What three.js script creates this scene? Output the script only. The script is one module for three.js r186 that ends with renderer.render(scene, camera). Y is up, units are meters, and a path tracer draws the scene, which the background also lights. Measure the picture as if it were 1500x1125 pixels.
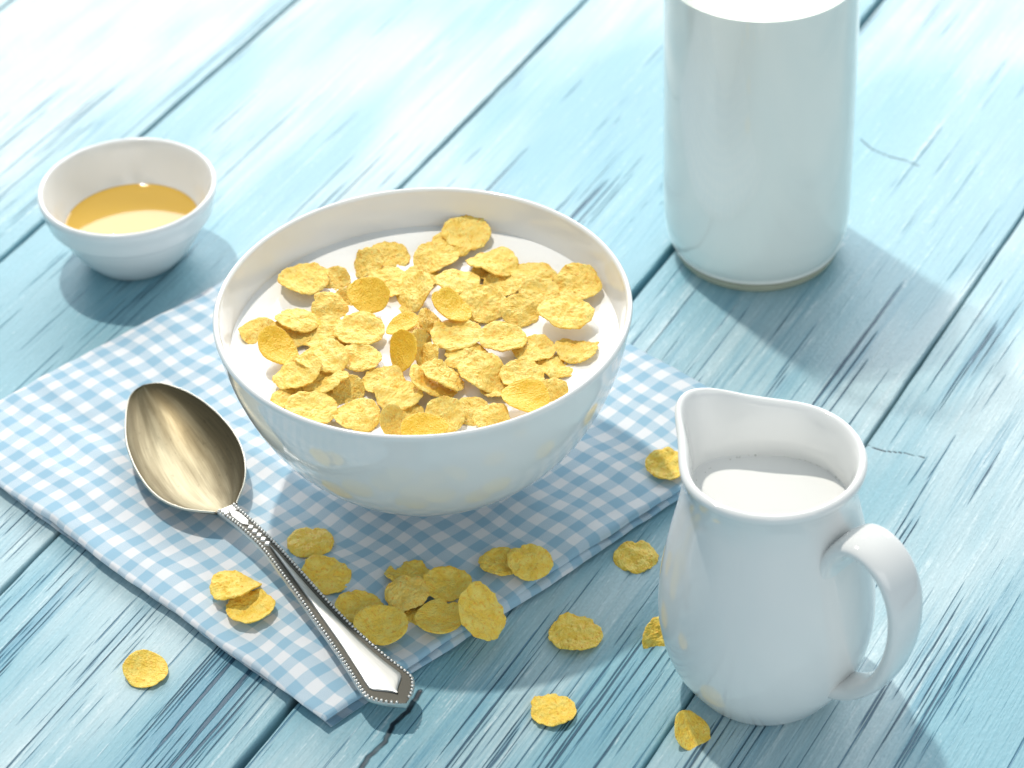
import * as THREE from 'three';
import { ImprovedNoise } from 'three/addons/math/ImprovedNoise.js';
import { mergeGeometries } from 'three/addons/utils/BufferGeometryUtils.js';

// ---------- camera, lamps, exposure (a studio close-up: one hard lamp behind left, one big soft box behind, pale room) ----------
const scene = new THREE.Scene();
const camera = new THREE.PerspectiveCamera(15.37, 4 / 3, 0.05, 40);
camera.position.set(0, 0.7336, 0.88);
{
  // a 100 mm lens looking 38 degrees down, with the slight roll of a hand-set tripod
  const X = new THREE.Vector3(0.99906, -0.03407, 0.02673), Y = new THREE.Vector3(0.04331, 0.78601, -0.6167), Z = new THREE.Vector3(0, 0.61728, 0.78674);
  // rows of the camera-to-world rotation
  const m = new THREE.Matrix4().set(X.x, Y.x, Z.x, 0, X.y, Y.y, Z.y, 0, X.z, Y.z, Z.z, 0, 0, 0, 0, 1);
  camera.quaternion.setFromRotationMatrix(m);
}
camera.focus = 1.06;
camera.userData.fStop = 12;

scene.background = new THREE.Color(0.30, 0.372, 0.425);
const lamp = new THREE.SpotLight(new THREE.Color(1, 0.945, 0.86), 43, 0, 0.24, 0.3, 2);
lamp.position.set(-0.87, 4, -1.59);
lamp.target.position.set(0, 0, 0);
lamp.castShadow = true;
lamp.shadow.radius = 3.6;
lamp.shadow.mapSize.set(2048, 2048);
lamp.name = 'hard_lamp';
scene.add(lamp, lamp.target);
const softbox = new THREE.RectAreaLight(new THREE.Color(1, 1, 1), 6.3, 2.8, 1.15);
softbox.position.set(0.22, 1.0, -1.95);
softbox.lookAt(0, 0, -0.1);
softbox.name = 'soft_box';
scene.add(softbox);
// a white reflector on the camera's side lifts the shaded fronts
const reflector = new THREE.RectAreaLight(new THREE.Color(1, 0.99, 0.97), 1.5, 2.2, 1.5);
reflector.position.set(0.75, 1.05, 2.1);
reflector.lookAt(0, 0, 0);
reflector.name = 'white_reflector';
scene.add(reflector);

const renderer = new THREE.WebGLRenderer({ antialias: true });
renderer.setSize(1024, 768);
renderer.toneMapping = THREE.LinearToneMapping;
renderer.toneMappingExposure = 1.0;
renderer.shadowMap.enabled = true;

// ---------- helpers ----------
let seed = 7;
const rnd = () => { seed = (seed + 0x6d2b79f5) | 0; let t = Math.imul(seed ^ (seed >>> 15), 1 | seed); t = (t + Math.imul(t ^ (t >>> 7), 61 | t)) ^ t; return ((t ^ (t >>> 14)) >>> 0) / 4294967296; };
const perlin = new ImprovedNoise();
const N = (x, y, z = 0) => perlin.noise(x + 100, y + 100, z + 100);
const fbm = (x, y, z = 0, o = 4) => { let s = 0, a = 0.5; for (let i = 0; i < o; i++) { s += a * N(x, y, z + i * 7.3); x *= 2.03; y *= 2.03; a *= 0.5; } return s; };
const { lerp, clamp, smoothstep } = THREE.MathUtils;
const names = {};
const numbered = (n) => { const k = names[n] = (names[n] ?? -1) + 1; return k ? n + '_' + String(k).padStart(3, '0') : n; };
function tag(o, label, category, group) {
  o.userData.label = label; o.userData.category = category;
  if (group) o.userData.group = group;
  return o;
}
function obj(name, geometry, material, parent = scene) {
  const m = new THREE.Mesh(geometry, material);
  m.name = parent === scene ? numbered(name) : name;
  m.castShadow = m.receiveShadow = true;
  parent.add(m);
  return m;
}
function thing(name, label, category, [x, y, z] = [0, 0, 0], group) {
  const g = new THREE.Group();
  g.name = numbered(name); g.position.set(x, y, z); scene.add(g);
  return tag(g, label, category, group);
}
// a sheet of (nu + 1) x (nv + 1) points; closed in u when the first and last column coincide
function sheet(nu, nv, f, uvf, closeU = false) {
  const p = [], uv = [], ix = [];
  for (let j = 0; j <= nv; j++) for (let i = 0; i <= nu; i++) {
    const u = i / nu, v = j / nv, q = f(u, v);
    p.push(q[0], q[1], q[2]);
    const t = uvf ? uvf(u, v, q) : [u, v];
    uv.push(t[0], t[1]);
  }
  for (let j = 0; j < nv; j++) for (let i = 0; i < nu; i++) {
    const a = j * (nu + 1) + i, b = a + 1, c = a + nu + 1, d = c + 1;
    ix.push(a, b, d, a, d, c);
  }
  const g = new THREE.BufferGeometry();
  g.setAttribute('position', new THREE.Float32BufferAttribute(p, 3));
  g.setAttribute('uv', new THREE.Float32BufferAttribute(uv, 2));
  g.setIndex(ix);
  g.computeVertexNormals();
  if (closeU) {
    const n = g.attributes.normal, v = new THREE.Vector3();
    for (let j = 0; j <= nv; j++) {
      const a = j * (nu + 1), b = a + nu;
      v.set(n.getX(a) + n.getX(b), n.getY(a) + n.getY(b), n.getZ(a) + n.getZ(b)).normalize();
      n.setXYZ(a, v.x, v.y, v.z); n.setXYZ(b, v.x, v.y, v.z);
    }
  }
  return g;
}
function flip(g) { const a = g.index.array; for (let i = 0; i < a.length; i += 3) { const t = a[i]; a[i] = a[i + 1]; a[i + 1] = t; } g.computeVertexNormals(); return g; }
// a smooth profile through the given (radius, height) points, turned about the y axis
function curvePoints(list, n) { return new THREE.SplineCurve(list.map(([a, b]) => new THREE.Vector2(a, b))).getPoints(n); }
function turned(list, n = 80, seg = 128, wobble) {
  const pts = curvePoints(list, n);
  return sheet(seg, pts.length - 1, (u, v) => {
    const q = pts[Math.round(v * (pts.length - 1))], a = -u * Math.PI * 2;
    const k = wobble ? wobble(a, q) : 1;
    return [Math.max(q.x, 0) * Math.cos(a) * k, q.y, Math.max(q.x, 0) * Math.sin(a) * k];
  }, null, true);
}
function canvasData(w, h, fill, srgb) {
  const d = new Uint8Array(w * h * 4);
  for (let y = 0; y < h; y++) for (let x = 0; x < w; x++) {
    const c = fill(x, y), o = (y * w + x) * 4;
    d[o] = clamp(c[0] * 255, 0, 255); d[o + 1] = clamp(c[1] * 255, 0, 255); d[o + 2] = clamp(c[2] * 255, 0, 255); d[o + 3] = 255;
  }
  const t = new THREE.DataTexture(d, w, h);
  t.magFilter = t.minFilter = THREE.LinearFilter;
  t.wrapS = t.wrapT = THREE.RepeatWrapping;
  if (srgb) t.colorSpace = THREE.SRGBColorSpace;
  t.needsUpdate = true;
  return t;
}

// ---------- the planks ----------
const along = new THREE.Vector2(-0.5, 0.8660254), across = new THREE.Vector2(-0.8660254, -0.5);
const table = new THREE.Group();
table.name = 'tabletop'; table.userData.kind = 'structure'; scene.add(table);
const A0 = -0.78, A1 = 0.5, PW = 0.1325;
const edges = [-0.3835, -0.251, -0.1195, 0.0101, 0.1436, 0.2767, 0.4085, 0.541, 0.673];
const gaps = [0.0008, 0.0008, 0.0005, 0.0014, 0.0008, 0.0007, 0.0008, 0.0008, 0.0008];
// cracks that the photograph shows, as (along, across) in metres and a width
const cracks = [
  [[0.128, -0.0292], [0.139, -0.0303], [0.147, -0.0287], [0.156, -0.0308], [0.164, -0.0296], [0.19, -0.031], [0.25, -0.0315]].map((q) => [...q, 0.0011]),
  [[-0.281, -0.031], [-0.2755, -0.0385], [-0.2735, -0.0475], [-0.2735, -0.056], [-0.272, -0.063]].map((q) => [...q, 0.00026]),
  [[-0.0752, -0.1205], [-0.0745, -0.128], [-0.077, -0.136], [-0.0778, -0.1445]].map((q) => [...q, 0.00026]),
];
// groups of dark open grain the photograph shows: (along, across, length, breadth, strength)
const dark = [
  [-0.085, -0.0725, 0.09, 0.006, 1], [-0.105, -0.093, 0.085, 0.012, 1.2], [-0.075, -0.108, 0.07, 0.006, 0.9], [-0.15, -0.138, 0.1, 0.014, 1.1], [-0.09, -0.166, 0.08, 0.01, 1],
  [-0.02, -0.155, 0.09, 0.012, 0.8], [0.04, -0.19, 0.12, 0.018, 1.0], [0.07, -0.15, 0.12, 0.01, 0.9], [0.13, -0.135, 0.12, 0.012, 1.1],
  [-0.115, -0.012, 0.12, 0.012, 0.7], [-0.07, -0.022, 0.06, 0.008, 0.7], [0.1, -0.09, 0.14, 0.02, 0.7], [0.15, -0.06, 0.12, 0.02, 0.8],
  [0.13, 0.045, 0.16, 0.016, 1.2], [0.19, 0.03, 0.14, 0.02, 1.1], [0.15, 0.085, 0.16, 0.01, 0.9], [0.17, 0.12, 0.1, 0.008, 0.8], [0.09, 0.128, 0.1, 0.012, 0.8], [0.1, 0.155, 0.1, 0.02, 0.9],
  [-0.19, 0.06, 0.14, 0.03, 0.75], [-0.25, 0.03, 0.12, 0.03, 0.9], [-0.17, 0.1, 0.12, 0.02, 0.6], [-0.3, 0.05, 0.14, 0.02, 0.7], [-0.08, 0.17, 0.12, 0.02, 0.9], [-0.06, 0.21, 0.12, 0.015, 0.7],
  [-0.12, 0.31, 0.12, 0.03, 0.6], [-0.2, 0.22, 0.1, 0.012, 0.4], [-0.27, 0.19, 0.08, 0.01, 0.35], [0.02, 0.33, 0.16, 0.03, 0.6],
];
function plankMaps(k, b0, b1) {
  const W = 2048, H = 512, h = new Float32Array(W * H), col = new Uint8Array(W * H * 4), bump = new Uint8Array(W * H * 4);
  const z = k * 13.7, near = dark.filter((d) => d[1] > b0 - 0.02 && d[1] < b1 + 0.02), mine = cracks.filter((c) => c[0][1] > b0 && c[0][1] < b1);
  const lin = (hex) => { const c = new THREE.Color(hex); return [c.r, c.g, c.b]; };
  const base = [0.20, 0.405, 0.48], pale = [0.445, 0.575, 0.61], deep = [0.085, 0.275, 0.39], worn = [0.54, 0.645, 0.675], bare = lin('#2f6d90'), pit = lin('#10334a');
  const enc = (x) => Math.pow(clamp(x, 0, 1), 1 / 2.2) * 255;
  for (let y = 0; y < H; y++) for (let x = 0; x < W; x++) {
    const a = A0 + (A1 - A0) * (x + 0.5) / W, b = b0 + (b1 - b0) * (y + 0.5) / H;
    // the run of the grain drifts slowly from side to side
    const bb = b + 0.0026 * N(a * 3, b * 9, z) + 0.0003 * N(a * 14, b * 40, z + 3);
    const wide = fbm(a * 6, bb * 20, z, 3), patch = fbm(a * 8, bb * 45, z + 21, 3);
    const streak = fbm(a * 10, bb * 330, z + 5, 3), fine = fbm(a * 34, bb * 1300, z + 9, 2), hair = N(a * 70, bb * 2600, z + 2);
    const grit = N(a * 800, b * 1100, z + 4), speck = N(a * 260, b * 900, z + 14);
    let zone = 0;
    for (const d of near) {
      const e = ((a - d[0]) / (d[2] * 0.55)) ** 2 + ((bb - d[1]) / (d[3] * 0.62)) ** 2;
      if (e < 6) zone = Math.max(zone, d[4] * Math.exp(-e * 0.9));
    }
    const line = N(a * 9, bb * 1050, z + 31) + 0.3 * N(a * 34, bb * 2100, z + 33);
    const far = 1 - smoothstep(a, -0.22, 0.02);
    const split = smoothstep(line - far * 0.16 + zone * 0.32 + patch * 0.3 + 0.1 * hair, 0.47, 0.64);
    const rub = smoothstep(streak * 0.7 + fine * 0.7 + wide * 0.4 + grit * 0.2 + speck * 0.28, 0.2, 0.6);
    const thin = smoothstep(-streak * 0.6 + patch * 0.9 + zone * 0.4 - fine * 0.4, 0.1, 0.75);
    const freshAndGlare = clamp(smoothstep(wide * 1.25 + 0.16 * streak + 0.3 * N(a * 5, b * 12, z + 51), -0.26, 0.4) + (k === 5 || k === 6 ? 0.35 : k === 2 ? 0.3 * (1 - smoothstep(b, -0.075, -0.02)) : k === 1 ? 0.3 : k === 4 ? 0.25 : 0) * (1 - smoothstep(a, -0.25, k < 3 ? 0 : 0.15)), 0, 1.25);  // random pale paint; far ends of some planks paled further to imitate glare
    let height = 0.62 + 0.1 * streak + 0.16 * fine + 0.08 * hair + 0.08 * grit + 0.05 * speck - 0.5 * split - 0.08 * thin;
    let crack = 0;
    for (const c of mine) for (let i = 1; i < c.length; i++) {
      const [x0, y0, w0] = c[i - 1], [x1, y1] = c[i];
      if (a < Math.min(x0, x1) - 0.004 || a > Math.max(x0, x1) + 0.004) continue;
      const wob = b + 0.0006 * N(a * 300, 3, z), t = clamp(((a - x0) * (x1 - x0) + (wob - y0) * (y1 - y0)) / ((x1 - x0) ** 2 + (y1 - y0) ** 2), 0, 1);
      const dd = Math.hypot(a - x0 - t * (x1 - x0), wob - y0 - t * (y1 - y0));
      crack = Math.max(crack, 1 - smoothstep(dd, w0 * 0.55, w0 * 1.25));
    }
    height = lerp(height, 0, crack);
    const o = (y * W + x) * 4;
    for (let c = 0; c < 3; c++) {
      let v = lerp(base[c], pale[c], freshAndGlare * 0.85);
      v = lerp(v, deep[c], thin * (0.66 - 0.3 * far * (1 - Math.min(1, zone))));
      v = lerp(v, worn[c], rub * 0.7);
      v *= 1 + 0.12 * fine + 0.07 * grit + 0.05 * hair;
      v = lerp(v, bare[c], split * 0.72);
      v = lerp(v, pit[c], smoothstep(split, 0.5, 1) * 0.7 * smoothstep(patch + zone * 0.7, 0.05, 0.5));
      v = lerp(v, pit[c] * 0.4, crack * (0.75 + 0.25 * clamp(2 * N(a * 160, b * 160, z) + 0.5, -1, 1)));
      col[o + c] = enc(v);
    }
    col[o + 3] = 255;
    const hb = clamp(height, 0, 1) * 255;
    bump[o] = bump[o + 1] = bump[o + 2] = hb; bump[o + 3] = 255;
  }
  const make = (d, srgb) => { const t = new THREE.DataTexture(d, W, H); t.magFilter = t.minFilter = THREE.LinearFilter; if (srgb) t.colorSpace = THREE.SRGBColorSpace; t.needsUpdate = true; return t; };
  return [make(col, true), make(bump, false)];
}
for (let k = 0; k < edges.length - 1; k++) {
  const b0 = edges[k] + gaps[k], b1 = edges[k + 1] - gaps[k + 1], z = k * 5.1, drop = k === 3 ? 0 : 0.0006 * N(k * 3.3, 1);
  const [map, bumpMap] = plankMaps(k, b0, b1);
  const m = new THREE.MeshPhysicalMaterial({ map, bumpMap, bumpScale: 0.0009, roughness: 0.48, specularIntensity: 1 });
  m.name = 'blue_paint_' + k;
  // cross-section: up one side, over a worn arris, across, and down the other side
  const sec = [[0, -0.02], [0, -0.0022], [0.0002, -0.0007], [0.0006, -0.0002], [0.0012, 0]];
  const full = [...sec.map(([s, y]) => [s, y, 0]), [0.25, 0, 2], [0.5, 0, 2], [0.75, 0, 2], ...sec.map(([s, y]) => [s, y, 1]).reverse()];
  const g = sheet(full.length - 1, 200, (u, v) => {
    const [s, y, kind] = full[Math.round(u * (full.length - 1))], a = lerp(A0, A1, v);
    const wob0 = 0.0005 * N(a * 13, k * 3.1, 1) + 0.0003 * N(a * 60, k * 3.1, 2), wob1 = 0.0005 * N(a * 13, k * 3.1 + 50, 1) + 0.0003 * N(a * 60, k * 3.1 + 50, 2);
    const w = b1 - b0, b = kind === 0 ? b0 + s + Math.max(wob0, -0.0004) : kind === 1 ? b1 - s + Math.min(wob1, 0.0004) : b0 + w * s;
    return [along.x * a + across.x * b, y + drop - (y < 0 ? 0.0004 * (1 + N(a * 40, k, 3)) : 0), along.y * a + across.y * b];
  }, (u, v, q) => [v, clamp((q[0] * across.x + q[2] * across.y - b0) / (b1 - b0), 0.002, 0.998)]);
  obj('plank', g, m, table);
}
{
  const g = new THREE.BoxGeometry(1.15, 0.018, 1.3);
  g.rotateY(Math.PI / 6); g.translate(along.x * -0.14 + across.x * 0.145, -0.031, along.y * -0.14 + across.y * 0.145);
  obj('added_gap_backing', g, new THREE.MeshStandardMaterial({ color: new THREE.Color(0.03, 0.045, 0.055), roughness: 0.9 }), table);  // dark board added unseen below, stops background light leaking up the gaps
}

// ---------- glazes and liquids ----------
const porcelain = new THREE.MeshPhysicalMaterial({ color: new THREE.Color(0.83, 0.83, 0.81), roughness: 0.1, clearcoat: 0.35, clearcoatRoughness: 0.04 });
porcelain.name = 'white_porcelain';
const milkMat = new THREE.MeshPhysicalMaterial({ color: new THREE.Color(0.89, 0.885, 0.86), roughness: 0.14 });
milkMat.name = 'milk';

// ---------- gingham napkin, folded in layers ----------
const TOP = 0.0062;
{
  const S = 192, check = 0.012;
  const blue = new THREE.Color(0.36, 0.565, 0.705), white = new THREE.Color(0.86, 0.87, 0.89), mid = blue.clone().lerp(white, 0.42);
  const srgb = (c) => { const q = c.clone().convertLinearToSRGB(); return [q.r, q.g, q.b]; };
  const tones = [srgb(white), srgb(mid), srgb(blue)];
  const thread = (x, y) => { const i = Math.floor(x / 4), j = Math.floor(y / 4), over = (i + j) % 2 === 0, f = ((over ? y : x) % 4) / 4; return [over, Math.sin(Math.PI * (f + 0.12))]; };
  const soft = (t) => smoothstep(t, 0.225, 0.285) - smoothstep(t, 0.725, 0.785);
  const map = canvasData(S, S, (x, y) => {
    const [over, round] = thread(x, y), a = soft(x / S), b = soft(y / S), n = 0.02 * N(x * 0.31, y * 0.31);
    const own = over ? a : b, t = clamp(0.34 * own + 0.33 * (a + b), 0, 1) * 2, lo = tones[Math.min(1, Math.floor(t))], hi = tones[Math.min(2, Math.floor(t) + 1)], f = t - Math.floor(Math.min(t, 1.999));
    return [0, 1, 2].map((c) => lerp(lo[c], hi[c], clamp(f, 0, 1)) * (0.955 + 0.045 * round) + n);
  }, true);
  const bumpMap = canvasData(S, S, (x, y) => { const [over, round] = thread(x, y), q = 0.35 * round + (over ? 0.35 : 0.2); return [q, q, q]; });
  const cloth = new THREE.MeshPhysicalMaterial({ map, bumpMap, bumpScale: 0.0003, roughness: 0.95, specularIntensity: 0.25, sheen: 0.15, sheenColor: new THREE.Color(1, 1, 1), sheenRoughness: 0.6 });
  cloth.name = 'blue_gingham';
  // corners on the table: front, left, back, right
  const F = [-0.0718, 0.1449], Lc = [-0.2380, -0.0306], R_ = [0.1075, -0.0125], B = [-0.0587, -0.1880];
  const corner = (p, q) => [0, 1].map((i) => lerp(lerp(F[i], R_[i], q), lerp(Lc[i], B[i], q), p));
  const napkin = thing('napkin', 'folded blue and white gingham napkin under the bowl and spoon', 'napkin', [0, 0, 0]);
  const under = (x, z) => smoothstep(Math.hypot(x + 0.0327, z - 0.009), 0.024, 0.06);
  function layer(y0, y1, inset, zz, lift) {
    // one closed layer: over the top, round the folded edge, under
    const n = 150, rim = [[0, 0], [0.0004, 0.35], [0.0012, 0.75], [0.0026, 1]];
    const cuts = [...rim.map(([s, f]) => [s, f, 0])];
    for (let i = 1; i < n - 1; i++) cuts.push([lerp(0.0042, 0.2418, i / (n - 1)) / 0.246, 1, 2]);
    cuts.push(...rim.map(([s, f]) => [s, f, 1]).reverse());
    const m = cuts.length - 1, size = 0.246;
    const at = (c) => (c[2] === 0 ? c[0] / size : c[2] === 1 ? 1 - c[0] / size : c[0]);
    const place = (i, j, top) => {
      let p = at(cuts[i]), q = at(cuts[j]);
      const f = Math.min(cuts[i][1], cuts[j][1]);
      const e0 = inset[0] + 0.0018 * N(p * 5, 1, zz) + 0.0006 * N(p * 23, 1, zz), e1 = inset[1] + 0.0022 * N(q * 5, 2, zz) + 0.0006 * N(q * 19, 2, zz);
      q = lerp(e0 / size, 1, q); p = lerp(e1 / size, 1, p);
      const [x, z] = corner(p, q);
      const relax = under(x, z) * 0.9 + 0.1;
      const wave = (0.0019 * N(x * 19, z * 19, zz) + 0.0009 * N(x * 47, z * 40, zz + 4) + 0.0016 * N(p * 4, q * 17, zz + 8)) * relax + lift * Math.exp(-p / 0.07) * (0.6 + 0.8 * N(q * 4, 5, zz));
      const hem = 0.0005 * Math.exp(-(((p - 0.034) / 0.004) ** 2));
      const y = top ? lerp((y0 + y1) / 2, y1 + wave - hem, Math.sqrt(f)) : lerp((y0 + y1) / 2, y0 + Math.max(0, wave), Math.sqrt(f));
      return [x, y, z, p, q];
    };
    const uvOf = (i, j, r) => { const w = 0.0026; return [(r[3] * size + w * N(r[3] * 9, r[4] * 9, zz + 11)) / 0.0099 + 0.3, (r[4] * size + w * N(r[3] * 8, r[4] * 10, zz + 15)) / 0.0113 + 0.1]; };
    const rows = (top) => sheet(m, m, (u, v) => place(Math.round(u * m), Math.round(v * m), top).slice(0, 3), (u, v) => { const i = Math.round(u * m), j = Math.round(v * m); return uvOf(i, j, place(i, j, top)); });
    return mergeGeometries([rows(true), flip(rows(false))]);
  }
  obj('lower_fold', layer(0.0003, 0.0028, [0.0016, 0.0], 2.2, 0.0003), cloth, napkin);
  obj('upper_fold', layer(0.003, TOP, [0.0, 0.0018], 9.1, 0.0012), cloth, napkin);
}

// ---------- the big bowl ----------
const BX = -0.0327, BZ = 0.009, BY = 0.0064;
{
  const bowl = thing('cereal_bowl', 'large white porcelain bowl full of milk and corn flakes on the napkin', 'bowl', [BX, BY, BZ]);
  obj('body', turned([[0, 0.0052], [0.012, 0.0052], [0.0235, 0.0068], [0.0275, 0.0074], [0.037, 0.0118], [0.0495, 0.0204], [0.0615, 0.0332], [0.0703, 0.0482], [0.0762, 0.0645], [0.0791, 0.0784], [0.0799, 0.0826], [0.0791, 0.084], [0.0778, 0.0833], [0.0771, 0.0798], [0.0742, 0.0665], [0.0682, 0.0495], [0.0595, 0.0345], [0.048, 0.021], [0.034, 0.0115], [0.018, 0.008], [0, 0.0075]], 160, 160), porcelain, bowl);
  obj('foot_ring', turned([[0.0195, 0.0072], [0.0198, 0.0016], [0.0212, 0.0], [0.0232, 0.0], [0.0243, 0.0012], [0.0245, 0.0045], [0.0249, 0.0062], [0.0265, 0.0077]], 40, 128), porcelain, bowl);
  const milk = turned([[0.0756, -0.0012], [0.0754, 0.0002], [0.0738, -0.0002], [0.07, -0.0006], [0.06, -0.0007], [0.04, -0.0007], [0.02, -0.0007], [0, -0.0007]], 60, 160);
  const p = milk.attributes.position;
  for (let i = 0; i < p.count; i++) { const x = p.getX(i), z = p.getZ(i), r = Math.hypot(x, z); p.setY(i, p.getY(i) + 0.0022 * fbm(x * 60, z * 60, 4, 2) * (1 - smoothstep(r, 0.06, 0.073))); }
  milk.computeVertexNormals();
  const o = tag(obj('milk', milk, milkMat), 'white milk in the large bowl, covered with corn flakes', 'milk');
  o.position.set(BX, 0.0745, BZ);
  const froth = [];
  for (let i = 0; i < 90; i++) {
    const c = rnd() * 6.283, r0 = 0.02 + 0.05 * Math.sqrt(rnd()), x0 = r0 * Math.cos(c), z0 = r0 * Math.sin(c);
    for (let j = 0; j < 2 + rnd() * 4; j++) { const k = new THREE.SphereGeometry(0.0003 + 0.0005 * rnd() ** 2, 10, 8); k.scale(1, 0.8, 1); k.translate(x0 + (rnd() - 0.5) * 0.006, -0.0004, z0 + (rnd() - 0.5) * 0.004); froth.push(k); }
  }
  obj('bubbles', mergeGeometries(froth), new THREE.MeshPhysicalMaterial({ color: new THREE.Color(1, 1, 1), roughness: 0.02, transmission: 1, thickness: 0, ior: 1.33 }), o).userData.kind = 'stuff';
}

// ---------- the small bowl ----------
{
  const X = -0.1648, Z = -0.1591;
  const wob = (a) => 1 + 0.006 * Math.cos(2 * a + 0.6);
  const bowl = thing('dip_bowl', 'small white porcelain bowl of honey at the left rear', 'bowl', [X, 0, Z]);
  obj('body', turned([[0, 0.0025], [0.014, 0.0025], [0.0165, 0.0008], [0.0185, 0.0004], [0.0205, 0.0016], [0.0256, 0.0078], [0.0300, 0.0152], [0.0324, 0.0208], [0.0332, 0.0231], [0.0353, 0.0239], [0.0365, 0.0256], [0.0376, 0.0305], [0.0388, 0.0345], [0.039, 0.0367], [0.0383, 0.038], [0.0371, 0.0378], [0.0361, 0.0355], [0.0335, 0.0275], [0.0298, 0.019], [0.0245, 0.011], [0.017, 0.0058], [0, 0.0045]], 150, 128, wob), porcelain, bowl);
  const honey = new THREE.MeshPhysicalMaterial({ color: new THREE.Color(0.62, 0.385, 0.065), roughness: 0.06, ior: 1.5 });
  honey.name = 'honey';
  const o = tag(obj('honey', turned([[0.0296, 0.0003], [0.0284, -0.0001], [0.025, -0.0003], [0.012, -0.0003], [0, -0.0003]], 30, 96, wob), honey), 'golden honey pooled in the small white bowl', 'honey');
  o.position.set(X, 0.0188, Z);
}

// ---------- the milk bottle ----------
{
  const X = 0.1106, Z = -0.1468;
  const bottle = thing('milk_bottle', 'clear glass bottle filled with milk at the back right', 'bottle', [X, 0, Z]);
  const glass = new THREE.MeshPhysicalMaterial({ color: new THREE.Color(0.975, 0.99, 0.97), roughness: 0.02, transmission: 1, thickness: 0, ior: 1.5 });
  glass.name = 'clear_glass';
  const baseGlass = new THREE.MeshPhysicalMaterial({ color: new THREE.Color(0.92, 0.91, 0.76), roughness: 0.1, transmission: 0.66, thickness: 0, ior: 1.5 });
  baseGlass.name = 'thick_green_glass';
  obj('body', turned([[0.0362, 0.0046], [0.0385, 0.0085], [0.0402, 0.015], [0.0411, 0.024], [0.0412, 0.05], [0.0410, 0.1], [0.0409, 0.15], [0.0409, 0.19], [0.0402, 0.207], [0.0365, 0.225], [0.029, 0.243], [0.0225, 0.258], [0.0195, 0.272], [0.0188, 0.29]], 150, 128), glass, bottle);
  obj('lip', turned([[0.0188, 0.2895], [0.0215, 0.291], [0.022, 0.297], [0.0215, 0.303], [0.0195, 0.3045], [0.0175, 0.302], [0.0175, 0.291]], 60, 96), glass, bottle);
  obj('base', turned([[0, 0.0018], [0.03, 0.0016], [0.0332, 0.0002], [0.0348, 0.0002], [0.0358, 0.0016], [0.0362, 0.0032], [0.0359, 0.0043], [0.03, 0.0046], [0, 0.0046]], 90, 128), baseGlass, bottle);
  const m = tag(obj('milk', turned([[0, 0.0052], [0.0338, 0.0052], [0.0364, 0.0067], [0.0384, 0.0105], [0.0397, 0.0165], [0.0405, 0.026], [0.0406, 0.06], [0.0404, 0.1325], [0.0401, 0.1341], [0.0391, 0.1333], [0.036, 0.1328], [0.02, 0.1328], [0, 0.1328]], 160, 128), milkMat), 'milk standing in the glass bottle', 'milk');
  m.position.set(X, 0, Z);
  const film = new THREE.MeshPhysicalMaterial({ color: new THREE.Color(0.93, 0.94, 0.9), roughness: 0.75, transmission: 0.78, thickness: 0, specularIntensity: 0.3 });
  film.name = 'thin_milk_film';
  obj('milk_film', turned([[0.0402, 0.1345], [0.0403, 0.139], [0.0403, 0.15], [0.0403, 0.158]], 20, 128, (a, q) => 1), film, m);
}

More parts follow.
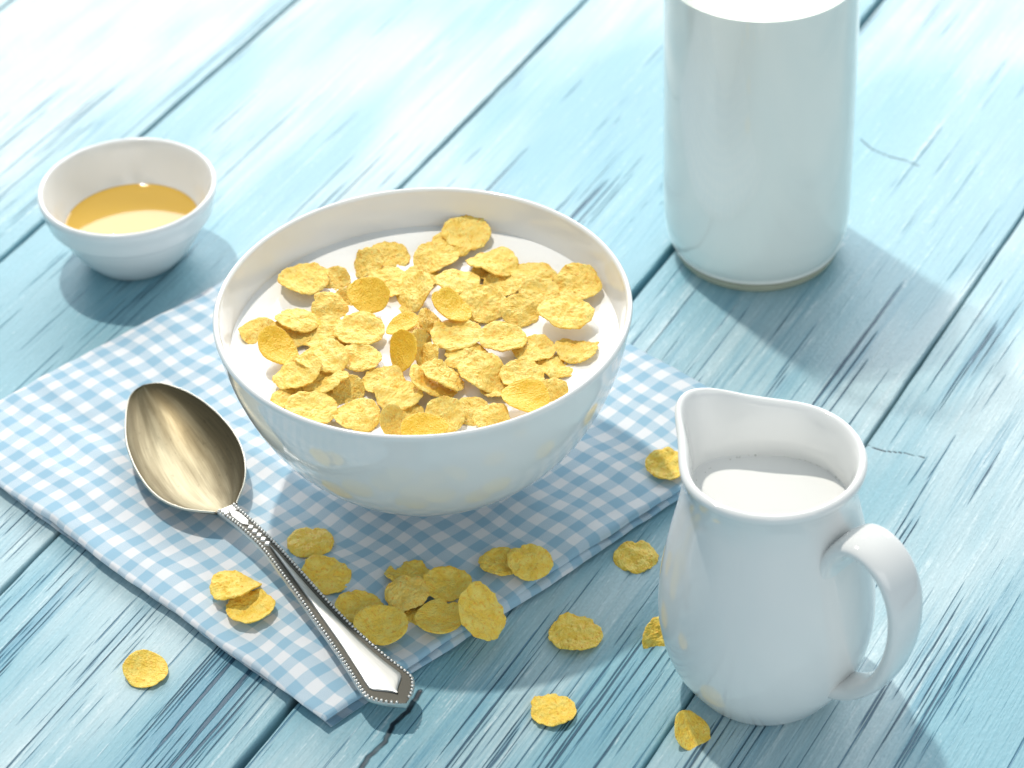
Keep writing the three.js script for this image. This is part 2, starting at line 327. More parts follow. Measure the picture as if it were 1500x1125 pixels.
// ---------- the jug ----------
{
  const X = 0.0878, Z = 0.1275;
  const jug = thing('milk_jug', 'white porcelain jug with spout and handle at the front right', 'jug', [X, 0, Z]);
  const pts = curvePoints([[0, 0.0022], [0.018, 0.0022], [0.0205, 0.0005], [0.0235, 0.0002], [0.0252, 0.0016], [0.0285, 0.0058], [0.0342, 0.0155], [0.0376, 0.0265], [0.0389, 0.038], [0.0381, 0.052], [0.0356, 0.067], [0.0325, 0.0815], [0.0309, 0.0905], [0.0311, 0.0972], [0.0324, 0.1022], [0.0332, 0.1045], [0.033, 0.1062], [0.0317, 0.107], [0.0303, 0.1062], [0.0292, 0.103], [0.0282, 0.0965], [0.0281, 0.09], [0.03, 0.081], [0.0332, 0.067], [0.0356, 0.052], [0.0363, 0.038], [0.035, 0.0265], [0.03, 0.013], [0.018, 0.006], [0, 0.0055]], 200);
  const spout = Math.atan2(-0.031, -0.0245);
  const pull = (a, y0) => {
    let d = a - spout; d -= Math.PI * 2 * Math.round(d / (Math.PI * 2));
    const s = smoothstep(y0, 0.066, 0.1065), g = Math.exp(-((d / 0.36) ** 2)), side = Math.exp(-(((Math.abs(d) - 0.85) / 0.4) ** 2));
    const broad = Math.exp(-((d / 0.85) ** 2));
    return [s * (0.0102 * g - 0.0016 * side), s * s * (0.0012 * g + 0.0022 * broad)];
  };
  const body = sheet(200, pts.length - 1, (u, v) => {
    const q = pts[Math.round(v * (pts.length - 1))], a = -u * Math.PI * 2, [dr, dy] = pull(a, q.y), r = Math.max(0, q.x + (q.x > 0.001 ? dr : 0));
    return [r * Math.cos(a), q.y + dy, r * Math.sin(a)];
  }, null, true);
  obj('body', body, porcelain, jug);
  // strap handle: a flat rounded section swept along a curve in the plane opposite the spout
  const dir = 0.80, path = new THREE.SplineCurve([[0.029, 0.0735], [0.0325, 0.0835], [0.039, 0.0915], [0.0472, 0.0922], [0.0552, 0.0868], [0.06, 0.0762], [0.0607, 0.0625], [0.058, 0.0485], [0.053, 0.0365], [0.0458, 0.0275], [0.0385, 0.0222], [0.03, 0.0196]].map(([a, b]) => new THREE.Vector2(a, b)));
  const handle = sheet(40, 120, (u, v) => {
    const p = path.getPoint(v), t = path.getTangent(v), nx = -t.y, ny = t.x, a = u * Math.PI * 2;
    const wide = lerp(0.0093, 0.0071, smoothstep(v, 0, 1)) + 0.003 * Math.exp(-v / 0.05) + 0.001 * Math.exp(-(1 - v) / 0.05), thick = 0.0031 + 0.002 * Math.exp(-v / 0.05) + 0.0015 * Math.exp(-(1 - v) / 0.05);
    const ca = Math.cos(a), sa = Math.sin(a), w = wide * Math.sign(ca) * Math.abs(ca) ** 0.8, h = thick * Math.sign(sa) * Math.abs(sa) ** 0.8;
    const r = p.x + nx * h, y = p.y + ny * h;
    return [r * Math.cos(dir) - w * Math.sin(dir), y, r * Math.sin(dir) + w * Math.cos(dir)];
  }, null, true);
  obj('handle', handle, porcelain, jug);
  const m = tag(obj('milk', turned([[0.0304, 0.0006], [0.0294, 0.0001], [0.0275, -0.0001], [0.015, -0.0001], [0, -0.0001]], 30, 96, (a, q) => 1 + Math.max(0, pull(a, 0.083)[0]) / 0.03 * smoothstep(q.x, 0.015, 0.029)), milkMat), 'milk filling the white jug below its rim', 'milk');
  m.position.set(X, 0.083, Z);
  const froth = [];
  for (let i = 0; i < 34; i++) {
    const a = -0.35 - rnd() * 2.2, k = new THREE.SphereGeometry(0.00018 + 0.00035 * rnd() ** 3, 8, 6), r = 0.0291 + 0.0006 * rnd();
    k.translate(r * Math.cos(a), 0.0003, r * Math.sin(a)); froth.push(k);
  }
  obj('bubbles', mergeGeometries(froth), new THREE.MeshPhysicalMaterial({ color: new THREE.Color(0.66, 0.66, 0.62), roughness: 0.1 }), m).userData.kind = 'stuff';
}

// ---------- the spoon ----------
{
  const spoon = thing('spoon', 'old silver tablespoon with beaded handle lying on the napkin', 'spoon', [-0.15096, 0, -0.03614]);
  spoon.rotation.y = -Math.atan2(0.85978, 0.51066);   // local x runs from the bowl's tip to the handle's end, local z to the side
  const mm = (list) => list.map(([s, w]) => [s / 1000, w / 1000]);
  function along1(list) { return (s) => { for (let i = 1; i < list.length; i++) if (s <= list[i][0] || i === list.length - 1) { const [a, b] = list[i - 1], [c, d] = list[i], pr = list[Math.max(0, i - 2)], nx = list[Math.min(list.length - 1, i + 1)]; const t = clamp((s - a) / (c - a), 0, 1), m0 = (d - pr[1]) / (c - pr[0] || 1) * (c - a), m1 = (nx[1] - b) / (nx[0] - a || 1) * (c - a), t2 = t * t, t3 = t2 * t; return (2 * t3 - 3 * t2 + 1) * b + (t3 - 2 * t2 + t) * m0 + (-2 * t3 + 3 * t2) * d + (t3 - t2) * m1; } }; }
  const S0 = -0.003, SN = 0.081, S1 = 0.2085;
  const halfBowl = along1(mm([[-3, 0], [-2, 4.2], [0, 7.4], [3, 10.0], [9, 13.6], [17, 17], [26, 19.6], [35, 21], [42, 21.5], [50, 21.2], [58, 19.8], [65, 17.2], [71, 13.6], [75, 10.2], [78, 7.3], [80.5, 5], [83, 4]]));
  const mid = along1(mm([[-3, -2], [10, -1.6], [26, 0.2], [45, 2.2], [62, 4.2], [75, 4.6], [85, 3.7], [98, 2.4], [112, 1.5], [131, 1.5], [150, 1.5], [170, 1.0], [190, 0.0], [208.5, -1.6]]));
  const rise = along1(mm([[-3, 19.5], [10, 18.6], [40, 17.4], [70, 16], [82, 16], [95, 16.8], [115, 16.8], [140, 15.6], [165, 13.6], [190, 11.6], [208.5, 10.4]]));
  const halfHandle = along1(mm([[76, 4.3], [81, 4.1], [88, 3.7], [98, 3.4], [111, 3.4], [128, 4], [143, 4.6], [158, 5.5], [172, 6.6], [185, 8.2], [193.5, 9.6], [198.5, 9.8], [202.5, 7.6], [206, 4.2], [208.5, 0]]));
  const streaks = canvasData(512, 256, (x, y) => {
    const n = 0.5 + 0.55 * fbm(x * 0.012, y * 0.4, 3, 3) + 0.25 * N(x * 0.03, y * 0.9, 5), b = 0.5 + 0.6 * fbm(x * 0.012, y * 0.016, 9, 3);
    const r = 0.31 + 0.24 * clamp(n, 0, 1) + 0.1 * clamp(b, 0, 1);
    return [r, r, r];
  });
  const tarnishReflection = canvasData(512, 256, (x, y) => {  // aged mottling, with dark and pale studio reflections painted in
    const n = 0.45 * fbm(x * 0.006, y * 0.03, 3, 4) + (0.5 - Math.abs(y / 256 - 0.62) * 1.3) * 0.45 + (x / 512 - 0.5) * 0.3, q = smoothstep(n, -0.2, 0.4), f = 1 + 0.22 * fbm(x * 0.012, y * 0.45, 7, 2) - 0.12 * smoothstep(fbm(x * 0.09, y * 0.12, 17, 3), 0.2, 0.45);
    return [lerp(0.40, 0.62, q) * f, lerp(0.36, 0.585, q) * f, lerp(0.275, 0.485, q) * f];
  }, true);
  const bowlMetal = new THREE.MeshPhysicalMaterial({ map: tarnishReflection, roughnessMap: streaks, bumpMap: streaks, bumpScale: 0.00009, roughness: 1, metalness: 1 });
  bowlMetal.name = 'tarnish_reflection_silver';
  const silver = new THREE.MeshPhysicalMaterial({ color: new THREE.Color(0.72, 0.71, 0.68), roughnessMap: streaks, bumpMap: streaks, bumpScale: 0.00005, roughness: 0.9, metalness: 1 });
  silver.name = 'worn_silver';
  const brushed = new THREE.MeshPhysicalMaterial({ color: new THREE.Color(0.56, 0.555, 0.535), roughnessMap: streaks, bumpMap: streaks, bumpScale: 0.00012, roughness: 0.85, metalness: 1 });
  brushed.name = 'brushed_silver';
  const rimMetal = new THREE.MeshPhysicalMaterial({ color: new THREE.Color(0.66, 0.62, 0.52), roughness: 0.32, metalness: 1 });
  rimMetal.name = 'bright_silver';
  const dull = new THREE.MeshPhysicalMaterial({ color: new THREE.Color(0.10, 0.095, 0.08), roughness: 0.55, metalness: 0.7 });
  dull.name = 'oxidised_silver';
  // bowl: the hollow above, the back below, joined over a thin rim
  const nS = 90, nV = 56, depth = (s) => 0.0088 * Math.pow(Math.sin(Math.PI * clamp((s - S0) / (SN + 0.004 - S0), 0, 1) ** 0.9), 0.75);
  const sAt = (u) => lerp(S0, SN, 0.5 - 0.5 * Math.cos(Math.PI * u));
  const skin = (off, shrink) => (u, v) => {
    const s = sAt(u), e = v * 2 - 1, w = Math.max(0, halfBowl(s)) * shrink, h = 1 - Math.abs(e) ** 2.3;
    return [s, rise(s) - depth(s) * h - off, (mid(s) + e * w)];
  };
  const rimTube = (e) => sheet(10, nS, (u, v) => { const s = sAt(v), c = Math.cos(u * 6.28319), q = Math.sin(u * 6.28319), w = Math.max(0, halfBowl(s)); return [s - 0.0005 * (1 - smoothstep(w, 0, 0.012)), rise(s) - 0.0005 + q * 0.0006, mid(s) + e * (w + c * 0.00042)]; }, null, true);
  const top = sheet(nS, nV, skin(0, 1), (u, v) => [u, v]), back = flip(sheet(nS, nV, skin(0.0011, 1), (u, v) => [u, v]));
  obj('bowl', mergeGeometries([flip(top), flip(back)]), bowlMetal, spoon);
  obj('rim', mergeGeometries([rimTube(1), flip(rimTube(-1))]), rimMetal, spoon);
  // handle: a bevelled bar; its sunk face is dark and carries beads, a raised panel and lozenges
  const H0 = 0.0808;
  const bar = (list, from = H0) => sheet(list.length - 1, 170, (u, v) => { const [e, y, k] = list[Math.round(u * (list.length - 1))], s = lerp(from, S1, v), w = halfHandle(s); return [s, rise(s) + y - (k ? 0 : 0), (mid(s) + e * w + k)]; }, (u, v) => [v * 1.6, u * 0.3]);
  const sides = [[-0.6, -0.0022, 0], [-0.86, -0.0020, 0], [-1, -0.0012, 0], [-1, -0.0002, 0], [-0.97, 0.0002, 0], [-0.9, 0.0002, 0]];
  const shell = bar([...sides, ...sides.map(([e, y, k]) => [-e, y, k]).reverse(), sides[0]]);
  obj('handle', shell, silver, spoon);
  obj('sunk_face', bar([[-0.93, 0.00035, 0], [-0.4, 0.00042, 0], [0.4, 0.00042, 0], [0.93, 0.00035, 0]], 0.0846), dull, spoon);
  const plate = (a, b, inset, lift, tipA, tipB) => {
    const g = sheet(10, 60, (u, v) => {
      const s = lerp(a, b, v), tip = Math.min(1, (s - a) / tipA + 0.02, (b - s) / tipB + 0.02), w = Math.max(0.0002, (halfHandle(s) - inset) * (1 - (1 - tip) ** 1)), k = Math.round(u * 10);
      const e = [-1, -1, -0.95, -0.7, -0.35, 0, 0.35, 0.7, 0.95, 1, 1][k], y = [0.0003, lift * 0.6, lift * 0.92, lift, lift * 1.06, lift * 1.08, lift * 1.06, lift, lift * 0.92, lift * 0.6, 0.0003][k];
      return [s, rise(s) + y, (mid(s) + e * w)];
    }, (u, v) => [v * 1.3, u * 0.5]);
    return g;
  };
  obj('raised_panel', plate(0.1125, 0.2030, 0.0031, 0.00125, 0.004, 0.007), brushed, spoon);
  obj('neck_plate', plate(0.0822, 0.0965, 0.0018, 0.0009, 0.006, 0.0025), silver, spoon);
  for (let i = 0; i < 5; i++) {
    const s = 0.0982 + i * 0.003, g = new THREE.CylinderGeometry(0.0011, 0.00165, 0.0008, 4, 1).toNonIndexed(); g.computeVertexNormals();
    g.translate(s, rise(s) + 0.0007, mid(s));
    obj('lozenge', g, silver, spoon);
  }
  const beads = [], one = new THREE.SphereGeometry(1, 10, 8);
  for (const e of [-1, 1]) for (let s = 0.0815; s < S1 - 0.0012;) {
    const w = halfHandle(s) - 0.0009, k = one.clone();
    k.scale(0.00062, 0.00068, 0.00072); k.translate(s, rise(s) + 0.0005, (mid(s) + e * Math.max(0.0004, w)));
    beads.push(k);
    const ds = 0.0001, slope = Math.hypot(1, (halfHandle(s + ds) - halfHandle(s)) / ds);
    s += 0.00172 / slope;
  }
  obj('beaded_border', mergeGeometries(beads), silver, spoon).userData.kind = 'stuff';
}

// ---------- corn flakes ----------
const flakeShapes = [];
for (let k = 0; k < 12; k++) {
  const smooth = k >= 8, z = k * 9.3 + 1, nR = 22, nA = 72;
  const notchAt = rnd() * 6.28, notch = k % 3 === 1 ? 0.16 : 0.05, saddle = (rnd() - 0.5) * 0.4, phase = rnd() * 6.28, cup = smooth ? 0.2 : (rnd() - 0.4) * 0.3, oval = 0.94 + rnd() * 0.1;
  const outline = (a) => {
    let d = a - notchAt; d -= 6.2832 * Math.round(d / 6.2832);
    return 1 + 0.09 * N(Math.cos(a) * 1.1, Math.sin(a) * 1.1, z) + (smooth ? 0.02 : 0.06) * N(Math.cos(a) * 3, Math.sin(a) * 3, z + 2) + (smooth ? 0.014 : 0.035) * N(Math.cos(a) * 9, Math.sin(a) * 9, z + 4) - notch * Math.exp(-((d / 0.13) ** 2));
  };
  const rough = smooth ? 0.35 : 1;
  const lift = (x, y) => {
    const r2 = x * x + y * y, a = Math.atan2(y, x);
    return cup * r2 + saddle * r2 * Math.cos(2 * (a - phase)) + rough * (0.13 * N(x * 1.7, y * 1.7, z + 6) + 0.05 * (Math.abs(N(x * 3.4, y * 3.4, z + 8)) - 0.2) + 0.05 * N(x * 6.5, y * 6.5, z + 10)) ;
  };
  const side = (sgn) => (u, v) => {
    const a = -u * Math.PI * 2, r = Math.sin(v * Math.PI / 2), R = outline(a) * r, x = R * Math.cos(a), y = R * Math.sin(a) * oval;
    const thick = 0.088 * Math.sqrt(Math.max(0, 1 - r ** 6)) * (1 + 0.25 * N(x * 3, y * 3, z + 20));
    return [x, lift(x, y) + sgn * thick + (sgn > 0 ? rough * 0.03 * N(x * 14, y * 14, z + 12) * (1 - r ** 8) : 0), y];
  };
  const uvf = (u, v, q) => [q[0] * 0.42 + 0.5 + k * 0.31, q[2] * 0.42 + 0.5 + k * 0.17];
  const t = flip(sheet(nA, nR, side(1), uvf, true)), b = sheet(nA, nR, side(-1), uvf, true);
  const fix = (g) => { // average the normals where the disc closes on itself
    const n = g.attributes.normal, v = new THREE.Vector3();
    for (let j = 0; j <= nR; j++) { const p = j * (nA + 1), q = p + nA; v.set(n.getX(p) + n.getX(q), n.getY(p) + n.getY(q), n.getZ(p) + n.getZ(q)).normalize(); n.setXYZ(p, v.x, v.y, v.z); n.setXYZ(q, v.x, v.y, v.z); }
    return g;
  };
  flakeShapes.push(mergeGeometries([fix(t), fix(b)]));
}
const flakeBump = canvasData(256, 256, (x, y) => { const q = 0.35 + 0.6 * Math.abs(N(x * 0.055, y * 0.075, 2)) + 0.35 * fbm(x * 0.1, y * 0.1, 4, 3) + 0.16 * N(x * 0.38, y * 0.38, 5); return [q, q, q]; });
function flakeMat(a, b, c, k, through = 0.14) {
  const map = canvasData(256, 256, (x, y) => {
    const t = smoothstep(fbm(x * 0.022, y * 0.022, k, 3), -0.25, 0.3), s = smoothstep(fbm(x * 0.06, y * 0.06, k + 5, 3), 0.08, 0.36), g = 1 + 0.09 * N(x * 0.33, y * 0.33, k);
    return [0, 1, 2].map((i) => lerp(lerp(a[i], b[i], t), c[i], s * 0.75) * g);
  }, true);
  return new THREE.MeshPhysicalMaterial({ map, bumpMap: flakeBump, bumpScale: 0.00055, roughness: 0.55, transmission: through, thickness: 0 });
}
const flakeMats = [
  flakeMat([0.998, 0.83, 0.37], [0.999, 0.89, 0.49], [0.97, 0.70, 0.26], 3, 0.1),
  flakeMat([0.995, 0.81, 0.20], [0.998, 0.84, 0.27], [0.985, 0.75, 0.15], 13, 0.2),
  flakeMat([0.998, 0.825, 0.30], [0.999, 0.88, 0.43], [0.965, 0.71, 0.23], 23, 0.08),
];
['toasted_flake', 'smooth_flake', 'pale_flake'].forEach((n, i) => { flakeMats[i].name = n; });
const bowlFlakes = [
  ['tilted flake at the very back of the bowl, behind two others', -0.0160, 0.0765, -0.0548, 0.13, 0.99, 0.08, 0.0102, 0, 0],
  ['middle flake of the stack of three at the back of the bowl', -0.0215, 0.0775, -0.0486, 0.08, 0.99, 0.09, 0.0084, 1, 0],
  ['front flake of the stack of three at the back of the bowl', -0.0276, 0.0765, -0.0411, -0.11, 0.99, 0.04, 0.0092, 2, 0],
  ['flat flake lying right of a smaller upright one near the back left rim', -0.0462, 0.0745, -0.0457, 0.18, 0.96, 0.22, 0.0078, 3, 0],
  ['small tilted flake leaning left of another near the back left rim', -0.0553, 0.0765, -0.0389, -0.48, 0.81, 0.33, 0.0072, 4, 0],
  ['large flat flake nearest the left rear inner wall of the bowl', -0.0802, 0.0765, -0.0288, 0.05, 1.00, 0.01, 0.0100, 5, 0],
  ['half covered flake behind the flake at the left rear wall', -0.0683, 0.0745, -0.0307, 0.08, 0.94, 0.34, 0.0066, 6, 0],
  ['rough flake in front left of the smooth upright yellow flake', -0.0695, 0.0765, -0.0109, 0.32, 0.89, 0.34, 0.0076, 7, 0],
  ['mostly hidden flake between a rough flake and the smooth upright one', -0.0626, 0.0745, -0.0175, 0.07, 0.88, 0.47, 0.0057, 0, 0],
  ['smooth bright yellow flake standing upright left of the bowl\'s centre', -0.0548, 0.0792, -0.0128, 0.19, 0.89, 0.41, 0.0084, 8, 1],
  ['thin flake seen on edge at the top of the left wall group', -0.0816, 0.0785, -0.0011, 0.20, 0.97, -0.15, 0.0089, 1, 0],
  ['flat flake touching the milk at the far left of the bowl', -0.0969, 0.0745, 0.0008, 0.10, 0.97, 0.23, 0.0073, 2, 0],
  ['flake under the thin one in the left wall group', -0.0845, 0.0755, 0.0052, 0.12, 0.99, 0.06, 0.0081, 3, 0],
  ['smooth yellow oval flake standing on its edge at the left wall', -0.0887, 0.0792, 0.0184, 0.54, 0.83, 0.15, 0.0091, 9, 1],
  ['left half of the pair of flat flakes merged into a long shape left of centre', -0.0695, 0.0755, 0.0067, 0.01, 1.00, 0.01, 0.0103, 4, 0],
  ['right half of the pair of flat flakes merged into a long shape left of centre', -0.0576, 0.0765, 0.0067, -0.01, 1.00, 0.02, 0.0097, 5, 0],
  ['flat toasted flake right behind the smooth upright yellow flake', -0.0461, 0.0755, -0.0268, 0.06, 1.00, 0.05, 0.0094, 6, 0],
  ['long flake tilted steeply, sloping down towards the centre from the back', -0.0382, 0.0765, -0.0175, -0.56, 0.81, 0.15, 0.0107, 7, 0],
  ['flake tucked behind the long steeply sloping one', -0.0337, 0.0745, -0.0300, 0.08, 0.99, 0.08, 0.0071, 0, 0],
  ['thin flake resting raised above a dark gap behind the cupped flake', -0.0196, 0.0795, -0.0207, 0.12, 0.99, -0.12, 0.0093, 1, 0],
  ['shaded flake under the thin raised one near the bowl\'s centre', -0.0214, 0.0745, -0.0181, 0.02, 1.00, 0.04, 0.0076, 2, 0],
  ['smooth cupped yellow flake standing at an angle near the bowl\'s centre', -0.0226, 0.0812, -0.0007, 0.49, 0.86, 0.11, 0.0086, 10, 1],
  ['large rough flake tilted towards the viewer right of the cupped one', -0.0101, 0.0765, -0.0079, 0.08, 0.96, 0.28, 0.0095, 3, 0],
  ['flake raised on its far side, alone near the back right of the milk', -0.0057, 0.0775, -0.0343, 0.04, 0.99, -0.13, 0.0103, 4, 0],
  ['small flake shaded under the lone raised one at the back right', -0.0073, 0.0745, -0.0317, 0.04, 0.99, -0.10, 0.0069, 5, 0],
  ['small broken flake between the raised back flake and the large rough one', -0.0018, 0.0755, -0.0217, -0.04, 1.00, 0.05, 0.0079, 6, 0],
  ['flat flake behind the right hand group, nearest the back right wall', 0.0105, 0.0755, -0.0276, 0.08, 1.00, 0.02, 0.0094, 7, 0],
  ['flake in the middle of the right hand group, overlapped on three sides', 0.0121, 0.0765, -0.0130, 0.02, 0.98, 0.21, 0.0079, 0, 0],
  ['squarish flake tilted to the viewer at the left of the right hand group', 0.0044, 0.0775, -0.0019, 0.05, 0.92, 0.38, 0.0078, 1, 0],
  ['large flake leaning against the right inner wall of the bowl', 0.0261, 0.0775, -0.0164, -0.24, 0.94, 0.22, 0.0099, 2, 0],
  ['bent flake with a ragged top edge in front of the right wall flake', 0.0216, 0.0795, 0.0042, 0.10, 0.99, 0.03, 0.0106, 3, 0],
  ['oval flake floating alone nearest the right wall', 0.0252, 0.0745, 0.0204, 0.03, 0.99, -0.13, 0.0088, 4, 0],
  ['flake with a ragged right end, right of the central column', -0.0027, 0.0775, 0.0168, 0.05, 1.00, -0.01, 0.0091, 5, 0],
  ['pale flake partly below the ragged ended one on the right', 0.0088, 0.0755, 0.0214, -0.05, 1.00, -0.00, 0.0083, 6, 0],
  ['flat flake just left of the lone oval near the right wall', 0.0166, 0.0745, 0.0296, 0.18, 0.98, -0.12, 0.0088, 7, 0],
  ['back flake of the column of three right of the centre', -0.0206, 0.0775, 0.0133, 0.08, 1.00, 0.04, 0.0100, 0, 0],
  ['middle flake of the column of three right of the centre', -0.0166, 0.0775, 0.0256, 0.05, 1.00, 0.03, 0.0090, 1, 0],
  ['front flake of the column of three right of the centre', -0.0111, 0.0785, 0.0374, 0.27, 0.94, 0.19, 0.0092, 2, 0],
  ['flake behind the smooth yellow one at the right front', 0.0039, 0.0765, 0.0388, 0.10, 0.99, 0.03, 0.0087, 3, 0],
  ['smooth yellow flake leaning upright at the right front of the bowl', 0.0045, 0.0802, 0.0567, 0.12, 0.99, 0.07, 0.0091, 11, 1],
  ['small flake half hidden right of the smooth one at the right front', 0.0154, 0.0755, 0.0466, 0.01, 0.89, 0.45, 0.0057, 4, 0],
  ['flake mostly hidden below the front flake of the central column', -0.0060, 0.0745, 0.0434, 0.02, 1.00, -0.05, 0.0062, 5, 0],
  ['thin flake seen edge on, pointing up right at the bowl\'s centre', -0.0406, 0.0792, 0.0076, -0.32, 0.94, -0.09, 0.0069, 9, 1],
  ['small flake in the tight pile at the very centre of the bowl', -0.0353, 0.0755, 0.0035, 0.02, 1.00, 0.07, 0.0059, 6, 0],
  ['small flake turned steeply to the right in the central pile', -0.0305, 0.0775, 0.0022, 0.62, 0.75, 0.23, 0.0056, 7, 0],
  ['narrow flake standing upright facing left at the bowl\'s centre', -0.0397, 0.0802, 0.0249, -0.74, 0.50, 0.45, 0.0082, 8, 1],
  ['flake standing right behind the narrow upright one at the centre', -0.0349, 0.0785, 0.0205, 0.86, 0.39, 0.32, 0.0074, 0, 0],
  ['flake leaning to the right of the pair of upright centre flakes', -0.0316, 0.0765, 0.0232, -0.63, 0.69, 0.35, 0.0060, 1, 0],
  ['top flake of the big overlapping heap at the left front', -0.0712, 0.0805, 0.0265, 0.01, 1.00, -0.05, 0.0096, 2, 0],
  ['left flake of the heap at the left front, sloping to the wall', -0.0798, 0.0795, 0.0346, -0.30, 0.95, 0.05, 0.0095, 3, 0],
  ['middle flake of the heap at the left front, cracked at its right end', -0.0698, 0.0785, 0.0370, -0.09, 1.00, 0.01, 0.0090, 4, 0],
  ['flake floating just right of the top of the left front heap', -0.0568, 0.0765, 0.0236, 0.09, 0.99, 0.05, 0.0080, 5, 0],
  ['flake showing at the lower right of the left front heap', -0.0612, 0.0755, 0.0408, 0.07, 0.82, 0.57, 0.0062, 6, 0],
  ['flake at the left wall in front of the left front heap', -0.0823, 0.0765, 0.0443, 0.04, 1.00, -0.02, 0.0078, 7, 0],
  ['toasted flake at the front left rim, overlapping the wall flake', -0.0745, 0.0775, 0.0547, 0.15, 0.99, 0.02, 0.0097, 0, 0],
  ['small flake showing under the middle of the left front heap', -0.0689, 0.0745, 0.0436, 0.08, 0.99, 0.14, 0.0060, 1, 0],
  ['large wrinkled flake by the front rim, left of the standing one', -0.0581, 0.0765, 0.0570, 0.06, 1.00, 0.02, 0.0088, 2, 0],
  ['back flake of the overlapping pair in the front middle of the milk', -0.0482, 0.0755, 0.0368, -0.03, 1.00, 0.00, 0.0084, 3, 0],
  ['front flake of the overlapping pair in the front middle of the milk', -0.0419, 0.0775, 0.0464, 0.08, 1.00, -0.01, 0.0100, 4, 0],
  ['lower of two thin folded flakes seen edge on in front of the centre', -0.0302, 0.0765, 0.0414, 0.50, 0.85, -0.16, 0.0098, 5, 0],
  ['upper of two thin folded flakes seen edge on in front of the centre', -0.0259, 0.0795, 0.0405, 0.47, 0.87, -0.14, 0.0087, 6, 0],
  ['narrow flake standing near the front rim, left of the smooth one', -0.0450, 0.0785, 0.0640, 0.63, 0.58, 0.51, 0.0064, 9, 0],
  ['small rough flake behind the two standing flakes at the front rim', -0.0396, 0.0765, 0.0559, 0.13, 0.99, 0.07, 0.0067, 7, 0],
  ['smooth bright yellow flake standing at the very front rim', -0.0324, 0.0792, 0.0725, 0.05, 0.97, 0.22, 0.0087, 10, 1],
  ['wrinkled flake just right of the smooth one at the front rim', -0.0254, 0.0775, 0.0613, 0.23, 0.92, 0.32, 0.0077, 0, 0],
  ['rear flake of the pair right of centre at the front rim', -0.0156, 0.0755, 0.0563, 0.04, 0.98, 0.22, 0.0072, 1, 0],
  ['front flake of the pair right of centre at the front rim', -0.0083, 0.0775, 0.0633, -0.07, 0.97, 0.25, 0.0067, 2, 0],
];
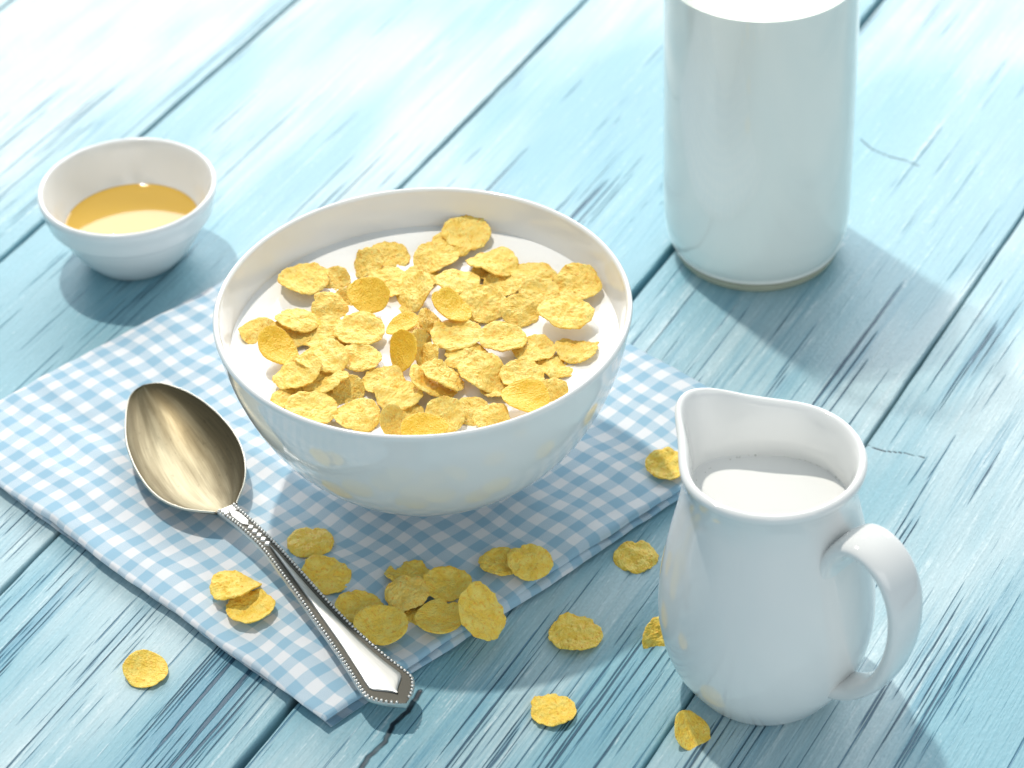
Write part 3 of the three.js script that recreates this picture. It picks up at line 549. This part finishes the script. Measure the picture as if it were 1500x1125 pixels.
const looseFlakes = [
  ['corn flake with a bite shaped notch, on the napkin nearest the bowl', -0.0806, 0.0078, 0.0481, 0.02, 1.00, -0.00, 0.0093, 1, 0],
  ['corn flake tucked against the right of the spoon handle', -0.0740, 0.0078, 0.0691, 0.19, 0.98, 0.10, 0.0099, 3, 0],
  ['pale corn flake leaning on another, left of the spoon handle', -0.1082, 0.0103, 0.0747, 0.03, 0.97, -0.22, 0.0096, 2, 0],
  ['lower pale corn flake of the pair left of the spoon handle', -0.1020, 0.0078, 0.0857, -0.08, 1.00, -0.01, 0.0095, 0, 0],
  ['corn flake touching the wide part of the spoon handle, behind a rounder one', -0.0609, 0.0078, 0.0883, 0.06, 1.00, -0.03, 0.0090, 5, 0],
  ['round corn flake right beside the wide end of the spoon handle', -0.0529, 0.0108, 0.1018, 0.06, 0.99, 0.10, 0.0102, 9, 0],
  ['rearmost corn flake of the heap on the napkin\'s front edge', -0.0430, 0.0078, 0.0703, 0.05, 0.97, -0.24, 0.0089, 6, 0],
  ['brownish corn flake in the middle of the heap on the napkin', -0.0432, 0.0118, 0.0843, -0.10, 0.98, 0.18, 0.0085, 7, 1],
  ['back right corn flake of the heap on the napkin\'s front edge', -0.0276, 0.0098, 0.0797, 0.02, 1.00, 0.03, 0.0093, 0, 0],
  ['corn flake almost hidden under the heap on the napkin', -0.0406, 0.0073, 0.0910, -0.04, 1.00, -0.05, 0.0062, 2, 0],
  ['front corn flake of the heap, leaning on the one at its right', -0.0308, 0.0098, 0.0981, 0.02, 1.00, -0.01, 0.0097, 10, 0],
  ['large corn flake standing tilted at the right end of the heap', -0.0156, 0.0138, 0.0996, 0.63, 0.70, 0.33, 0.0112, 3, 0],
  ['flat corn flake half under another near the napkin\'s right front edge', -0.0079, 0.0078, 0.0663, 0.02, 1.00, -0.02, 0.0078, 5, 0],
  ['corn flake lying on another near the napkin\'s right front edge', 0.0038, 0.0108, 0.0685, 0.14, 0.98, 0.16, 0.0091, 1, 0],
  ['corn flake alone on the planks at the lower left', -0.1409, 0.0010, 0.1095, 0.13, 0.97, 0.20, 0.0086, 8, 0],
  ['oval corn flake on the blue planks in the bowl\'s shadow', 0.0197, 0.0010, 0.1004, 0.01, 1.00, -0.01, 0.0100, 6, 0],
  ['corn flake on the planks just outside the bowl\'s shadow at the bottom', 0.0100, 0.0010, 0.1400, 0.03, 1.00, 0.00, 0.0084, 6, 0],
  ['crumpled corn flake on the planks between napkin and jug', 0.0448, 0.0010, 0.0574, 0.00, 1.00, 0.09, 0.0087, 7, 0],
  ['corn flake on the napkin beside the jug\'s spout', 0.0599, 0.0078, 0.0121, -0.01, 0.98, 0.19, 0.0084, 0, 0],
  ['corn flake partly hidden behind the left side of the jug', 0.0525, 0.0010, 0.1040, 0.26, 0.77, 0.58, 0.0084, 2, 0],
  ['folded corn flake in front of the jug\'s base', 0.0581, 0.0025, 0.1545, 0.51, 0.78, 0.37, 0.0078, 11, 0],
];
function addFlakes(list, matFor, group) {
  const up = new THREE.Vector3(0, 1, 0), q = new THREE.Quaternion(), spin = new THREE.Quaternion();
  for (const [label, x, y, z, nx, ny, nz, size, shape, smooth] of list) {
    const o = tag(obj('corn_flake', flakeShapes[shape], flakeMats[matFor(smooth)]), label, 'corn flake', group);
    o.position.set(x, y, z);
    q.setFromUnitVectors(up, new THREE.Vector3(nx, ny, nz).normalize());
    spin.setFromAxisAngle(up, rnd() * Math.PI * 2);
    o.quaternion.copy(q).multiply(spin);
    o.scale.setScalar(size);
  }
}
addFlakes(bowlFlakes, (s) => s, 'corn flakes in the bowl of milk');
addFlakes(looseFlakes, (s) => (s ? 0 : 2), 'loose corn flakes on the napkin and planks');

renderer.render(scene, camera);
